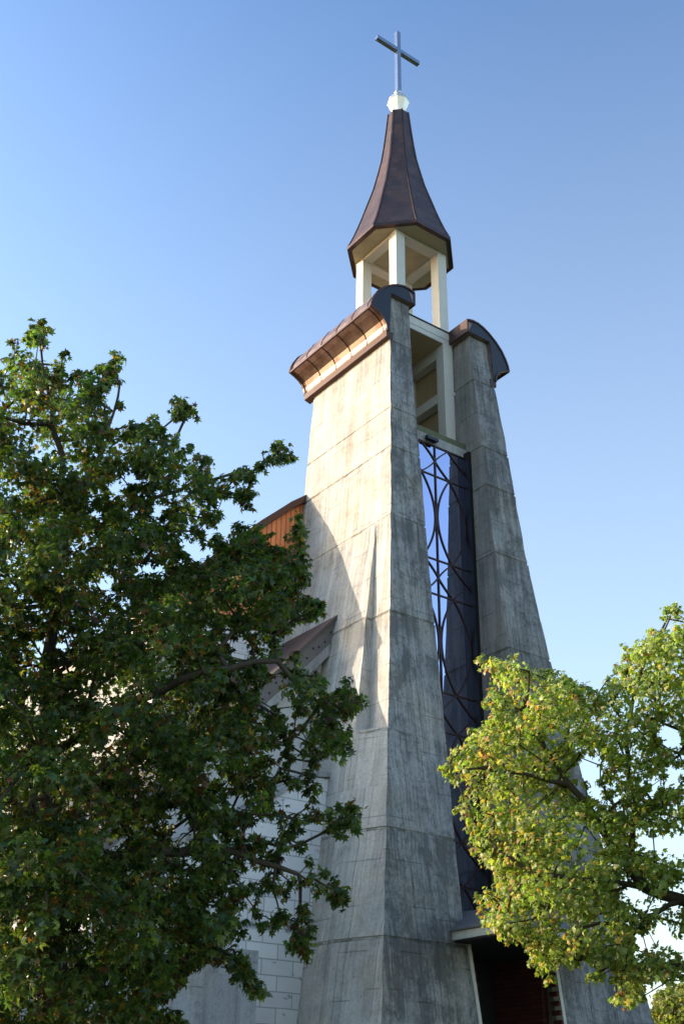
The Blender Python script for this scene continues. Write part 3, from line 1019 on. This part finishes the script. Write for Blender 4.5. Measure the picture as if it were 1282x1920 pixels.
def build_tree(name, label, base, poly, holes, d0, dmax, dround, n_tips, seeds, per_tip, leaf, shape, greens, accents, p_acc,
               mat, seed, rmin, rmax, r_tip=.006, r_trunk=.16, lean=0.0, step=.22, edge_bias=0.35, group=None, twig=.55, per_node=3, helio=0.0, cvar=.2, extra=()):
    rs = np.random.default_rng(seed)
    xs = [p[0] for p in poly]; ys = [p[1] for p in poly]
    P = []; E = []
    while sum(len(p) for p in P) < n_tips:
        Q = np.stack([rs.uniform(min(xs), max(xs), 4000), rs.uniform(min(ys), max(ys), 4000)], 1)
        Q = Q[inside(Q, poly)]
        e = edge_dist(Q, poly)
        ok = e > 4
        for h in holes:
            if len(h) == 3 and not isinstance(h[0], tuple):
                d = np.hypot(Q[:, 0] - h[0], Q[:, 1] - h[1])
                ok &= (d > h[2])
                e = np.minimum(e, np.maximum(d - h[2], 7) if True else e)
            else:
                ok &= ~inside(Q, h)
        near = np.clip(1 - e / 60, 0, 1)
        ok &= rs.random(len(Q)) < (1 - edge_bias + edge_bias * near)
        P.append(Q[ok]); E.append(e[ok])
    P = np.concatenate(P)[:n_tips]; E = np.concatenate(E)[:n_tips]
    for ex, ey, er, en in extra:
        q = rs.normal(0, er * .5, (en, 2)) + (ex, ey)
        P = np.concatenate([P, q]); E = np.concatenate([E, np.full(en, 18.0)])
    n_tips = len(P)
    off = rs.uniform(-1, 1, n_tips)
    D = d0 + lean * (P[:, 0] - np.mean(xs)) / 1000 + off * dmax * np.sqrt(np.clip(E / dround, 0.01, 1))
    tips = np.array([px(a, b, d) for (a, b), d in zip(P, D)])
    mpp = D / FPX * 1.12                                   # metres per photo pixel out there
    rad = np.clip(E * .85, rmin, rmax) * mpp
    base = np.array(base, float)
    nodes, par, ends = grow(seeds, tips, step, rs)
    n = len(nodes)
    cnt = np.zeros(n); cnt[ends] = 1
    for i in range(n - 1, -1, -1):
        if par[i] >= 0: cnt[par[i]] += cnt[i]
    r = r_tip * np.maximum(cnt, 1) ** .42
    r = np.minimum(r, r_trunk)
    root = thing(name, label, 'tree', tuple(base), group)
    V, F = tubes(nodes, par, r)
    fast_mesh('trunk', V - base, F, M_BARK, root, True)
    # leaf clumps round the tips and along the last twigs
    Cs, Ns, Ss, Cl = [], [], [], []
    for i in range(n_tips):
        k = max(5, int(per_tip * (rad[i] / (rmax * mpp[i])) ** 1.15 * rs.uniform(.6, 1.3)))
        v = rs.normal(size=(k, 3)); v /= np.linalg.norm(v, axis=1)[:, None]
        rr = rs.random(k) ** .5
        c = tips[i] + v * (rr * rad[i])[:, None] * np.array([1, 1, .8])
        nn = v * .8 + np.array([0, 0, .55]) + rs.normal(0, .55, (k, 3)) - FW * .12 + SUN * helio
        Cs.append(c); Ns.append(nn)
        Ss.append(leaf * rs.uniform(.5, 1.25, k))
        pa = p_acc(P[i], rs) if callable(p_acc) else p_acc
        col = palette(k, rs, greens, accents, pa) * rs.uniform(1 - cvar, 1 + cvar)
        Cl.append(col)
    # leaves set along the bare ends of the twigs
    td = np.full(n, 1e3); td[ends] = 0
    for i in range(n - 1, -1, -1):
        if par[i] >= 0: td[par[i]] = min(td[par[i]], td[i] + np.linalg.norm(nodes[i] - nodes[par[i]]))
    tw = np.where((td < twig) & (cnt <= 3))[0]
    tw = np.repeat(tw, per_node)
    k = len(tw)
    v = rs.normal(size=(k, 3)); v /= np.linalg.norm(v, axis=1)[:, None]
    Cs.append(nodes[tw] + v * leaf * rs.uniform(.5, 1.6, (k, 1)))
    Ns.append(v * .8 + np.array([0, 0, .5]) + rs.normal(0, .5, (k, 3)))
    Ss.append(leaf * rs.uniform(.6, 1.1, k))
    Cl.append(palette(k, rs, greens, accents, .06))
    C = np.concatenate(Cs); Nn = np.concatenate(Ns); Sz = np.concatenate(Ss); Cc = np.clip(np.concatenate(Cl), 0.005, .8)
    V, F, colour = leaves(C, Nn, Sz, Cc, shape, rs)
    fast_mesh('crown', V - base, F, mat, root, False, colour)
    print(name, 'leaves', len(C), 'nodes', n)
    return root


POLY_A = [(0, 690), (15, 650), (20, 632), (45, 625), (60, 598), (86, 598), (88, 640), (80, 668), (102, 692), (112, 660), (128, 648), (142, 678), (152, 690),
          (165, 670), (190, 680), (202, 670), (222, 668), (240, 680), (236, 706), (212, 732), (196, 745), (215, 745), (230, 760), (222, 792), (216, 803),
          (236, 785), (250, 785), (262, 763), (285, 766), (305, 780), (316, 802), (325, 790), (320, 755), (345, 742), (360, 763), (376, 770), (370, 802),
          (350, 822), (380, 852), (400, 828), (432, 828), (415, 857), (405, 877), (440, 870), (465, 880), (490, 838), (520, 846), (545, 823), (557, 855),
          (535, 867), (500, 877), (477, 892), (480, 930), (465, 946), (430, 937), (415, 942), (430, 972), (400, 987), (380, 997), (422, 1005), (430, 1022),
          (405, 1032), (345, 1012), (352, 1046), (344, 1062), (370, 1052), (400, 1052), (440, 998), (490, 973), (512, 1000), (500, 1022), (535, 1037),
          (550, 1030), (545, 990), (556, 958), (570, 985), (577, 1060), (582, 1092), (562, 1112), (600, 1115), (612, 1150), (597, 1172), (570, 1172),
          (558, 1177), (530, 1200), (545, 1217), (575, 1250), (602, 1260), (630, 1290), (650, 1268), (678, 1290), (682, 1340), (652, 1362), (667, 1395),
          (657, 1432), (620, 1442), (600, 1417), (588, 1452), (606, 1480), (602, 1532), (640, 1500), (688, 1518), (668, 1566), (640, 1578), (600, 1542),
          (572, 1552), (580, 1600), (602, 1620), (653, 1670), (643, 1697), (600, 1672), (568, 1662), (587, 1730), (592, 1790), (570, 1803), (545, 1762),
          (530, 1742), (480, 1742), (440, 1757), (462, 1790), (494, 1850), (477, 1878), (440, 1842), (415, 1812), (380, 1802), (352, 1832), (347, 1852),
          (302, 1882), (362, 1900), (340, 1935), (240, 1990), (60, 2030), (-120, 2000), (-270, 1850), (-350, 1550), (-330, 1200), (-220, 900), (-70, 720)]
HOLES_A = [(545, 1500, 30), (500, 1555, 24), (550, 1610, 26), (505, 1690, 26), (470, 1640, 20), (440, 1500, 16), (540, 1700, 22), (520, 1250, 14), (470, 1720, 16), (560, 1395, 16), (92, 1208, 20), (118, 1248, 16), (215, 1120, 7), (330, 1530, 16), (342, 1560, 12), (450, 1213, 22), (300, 960, 10), (225, 925, 9), (250, 908, 8),
           (500, 1330, 12), (520, 1420, 16), (470, 1560, 14), (365, 1010, 8), (275, 1060, 7), (180, 960, 8), (560, 1440, 12), (490, 1640, 10), (390, 1690, 8), (560, 1350, 8)]
D_A = 12.6
seeds_A = [[px(120, 1920, D_A) * np.array([1, 1, 0]), px(112, 2050, D_A), px(100, 1700, D_A), px(88, 1420, D_A + .1), px(88, 1250, D_A + .2), px(104, 1130, D_A), px(128, 920, D_A), px(80, 680, D_A)],
           [px(88, 1420, D_A + .1), px(230, 1330, D_A - .6), px(380, 1260, D_A - 1.0), px(520, 1240, D_A - .8), px(600, 1320, D_A - .7)],
           [px(104, 1130, D_A), px(200, 1010, D_A + .3), px(300, 930, D_A + .5), px(430, 890, D_A + .4)],
           [px(118, 1000, D_A), px(190, 850, D_A - .3), px(225, 720, D_A - .2)],
           [px(200, 1010, D_A + .3), px(300, 880, D_A - .2), px(345, 790, D_A - .1)],
           [px(100, 1650, D_A), px(250, 1600, D_A - .8), px(400, 1590, D_A - .5), px(560, 1640, D_A)],
           [px(100, 1700, D_A), px(60, 1500, D_A - 1.8), px(200, 1500, D_A - 2.4)],
           [px(100, 1700, D_A), px(-100, 1500, D_A + .8), px(-220, 1300, D_A + 1)],
           [px(88, 1250, D_A + .2), px(250, 1200, D_A + 1.2), px(420, 1120, D_A + 1.0), px(545, 1080, D_A + .4)]]
build_tree('star_leaved_tree', 'large dark green star leaved tree filling the left of the photo before the church', px(120, 1920, D_A) * np.array([1, 1, 0]),
           POLY_A, HOLES_A, D_A, 3.0, 260, 2600, seeds_A, 46, .069, leaf_shape(.42),
           [(.050, .090, .030), (.075, .118, .034), (.105, .138, .036), (.044, .085, .046), (.145, .165, .042)],
           [(.16, .075, .03), (.20, .12, .04), (.12, .06, .035), (.17, .16, .03)], lambda p, rs: .34 if rs.random() < .22 else .07,
           M_LEAF_A, 11, 11, 36, .0048, .15, edge_bias=.5, helio=.4, cvar=.42,
           extra=[(468, 1005, 34, 16), (425, 1050, 34, 14), (505, 1065, 34, 14), (545, 1060, 26, 9), (380, 1075, 30, 12), (555, 1000, 12, 4), (590, 1140, 16, 6), (330, 1080, 30, 10),
                  (480, 1850, 14, 5), (560, 1770, 20, 7), (630, 1680, 16, 6), (660, 1530, 22, 9), (655, 1320, 24, 9), (530, 845, 16, 6), (350, 770, 20, 7), (75, 625, 14, 5), (215, 690, 20, 7)])

POLY_B = [(1290, 1160), (1272, 1128), (1246, 1128), (1230, 1150), (1240, 1176), (1215, 1180), (1190, 1193), (1158, 1204), (1165, 1226), (1148, 1250), (1145, 1266),
          (1124, 1264), (1114, 1287), (1090, 1275), (1060, 1265), (1045, 1253), (1010, 1253), (978, 1240), (966, 1218), (935, 1218), (925, 1225), (892, 1224), (888, 1246),
          (905, 1257), (920, 1266), (910, 1290), (898, 1320), (916, 1332), (905, 1345), (880, 1363), (865, 1383), (850, 1398), (838, 1418), (814, 1450), (811, 1472),
          (825, 1482), (850, 1472), (880, 1472), (860, 1500), (848, 1515), (848, 1537), (868, 1547), (885, 1562), (878, 1592), (895, 1622), (920, 1642), (930, 1652), (910, 1665),
          (888, 1682), (893, 1697), (905, 1715), (898, 1732), (915, 1747), (935, 1762), (965, 1767), (985, 1782), (995, 1812), (1013, 1837), (1030, 1847), (1046, 1812), (1065, 1822),
          (1090, 1807), (1108, 1857), (1131, 1852), (1136, 1812), (1145, 1820), (1150, 1880), (1175, 1888), (1215, 1877), (1232, 1845), (1262, 1852), (1300, 1830),
          (1420, 1800), (1560, 1700), (1640, 1520), (1600, 1320), (1500, 1170), (1400, 1100)]
HOLES_B = [[(1172, 1560), (1250, 1552), (1330, 1580), (1330, 1622), (1220, 1612), (1182, 1592)], [(1176, 1676), (1330, 1668), (1330, 1704), (1184, 1712)],
           [(1216, 1738), (1330, 1742), (1330, 1800), (1240, 1792)], (1101, 1445, 24), (1085, 1482, 14), (1252, 1380, 18), (1180, 1660, 16), (1150, 1500, 9), (1225, 1480, 10), (1262, 1450, 14), (1205, 1760, 14), (1030, 1480, 8)]
D_B = 15.8
tb = px(1400, 1900, D_B) * np.array([1, 1, 0])
seeds_B = [[tb, px(1398, 2050, D_B), px(1390, 1850, D_B), px(1370, 1740, D_B), px(1282, 1688, D_B), px(1205, 1662, D_B), px(1165, 1610, D_B - .1), px(1120, 1540, D_B - .2), px(1065, 1470, D_B - .3), px(1020, 1400, D_B - .4), px(985, 1320, D_B - .4)],
           [px(1205, 1662, D_B), px(1182, 1600, D_B + .3), px(1185, 1480, D_B + .4), px(1170, 1380, D_B + .5), px(1200, 1260, D_B + .5), px(1250, 1160, D_B + .5)],
           [px(1065, 1470, D_B - .3), px(980, 1450, D_B - .5), px(900, 1440, D_B - .6)],
           [px(1205, 1662, D_B), px(1110, 1650, D_B - .6), px(1000, 1640, D_B - .8), px(930, 1590, D_B - .8)],
           [px(1282, 1688, D_B), px(1190, 1720, D_B - .4), px(1090, 1740, D_B - .6)],
           [px(1370, 1740, D_B), px(1400, 1500, D_B + .2), px(1380, 1300, D_B + .2)],
           [px(1400, 1500, D_B + .2), px(1282, 1400, D_B + .3)]]


def acc_b(p, rs):
    left = max(0.0, min(1.0, (1120 - p[0]) / 260))
    return (.34 if rs.random() < .35 else .10) * (0.25 + left)


build_tree('maple_tree', 'sunlit yellow green maple with orange tinted tips in front of the church entrance', tb,
           POLY_B, HOLES_B, D_B, 2.3, 220, 1900, seeds_B, 29, .058, leaf_shape(.56),
           [(.20, .27, .07), (.26, .32, .08), (.31, .35, .10), (.15, .23, .06), (.40, .40, .15)],
           [(.50, .28, .09), (.56, .38, .14), (.46, .20, .09), (.55, .45, .18)], acc_b,
           M_LEAF_B, 23, 9, 27, .0046, .13, cvar=.3, edge_bias=.5, helio=.75)

# distant tree at the right edge
POLY_C = [(1212, 1905), (1222, 1870), (1240, 1852), (1270, 1842), (1310, 1835), (1360, 1850), (1400, 1890), (1400, 1960), (1340, 2010), (1260, 2000), (1216, 1950)]
D_C = 44.0
tc = px(1310, 1950, D_C) * np.array([1, 1, 0])
build_tree('distant_tree', 'small pale yellow green tree far off at the lower right corner', tc, POLY_C, [], D_C, 2.6, 60, 420,
           [[tc, px(1310, 2040, D_C), px(1308, 1950, D_C), px(1300, 1890, D_C)]], 30, .12, leaf_shape(.56),
           [(.15, .19, .04), (.19, .22, .05), (.22, .22, .05)], [(.35, .28, .08)], .1, M_LEAF_B, 5, 8, 22, .012, .14, 0, .5)
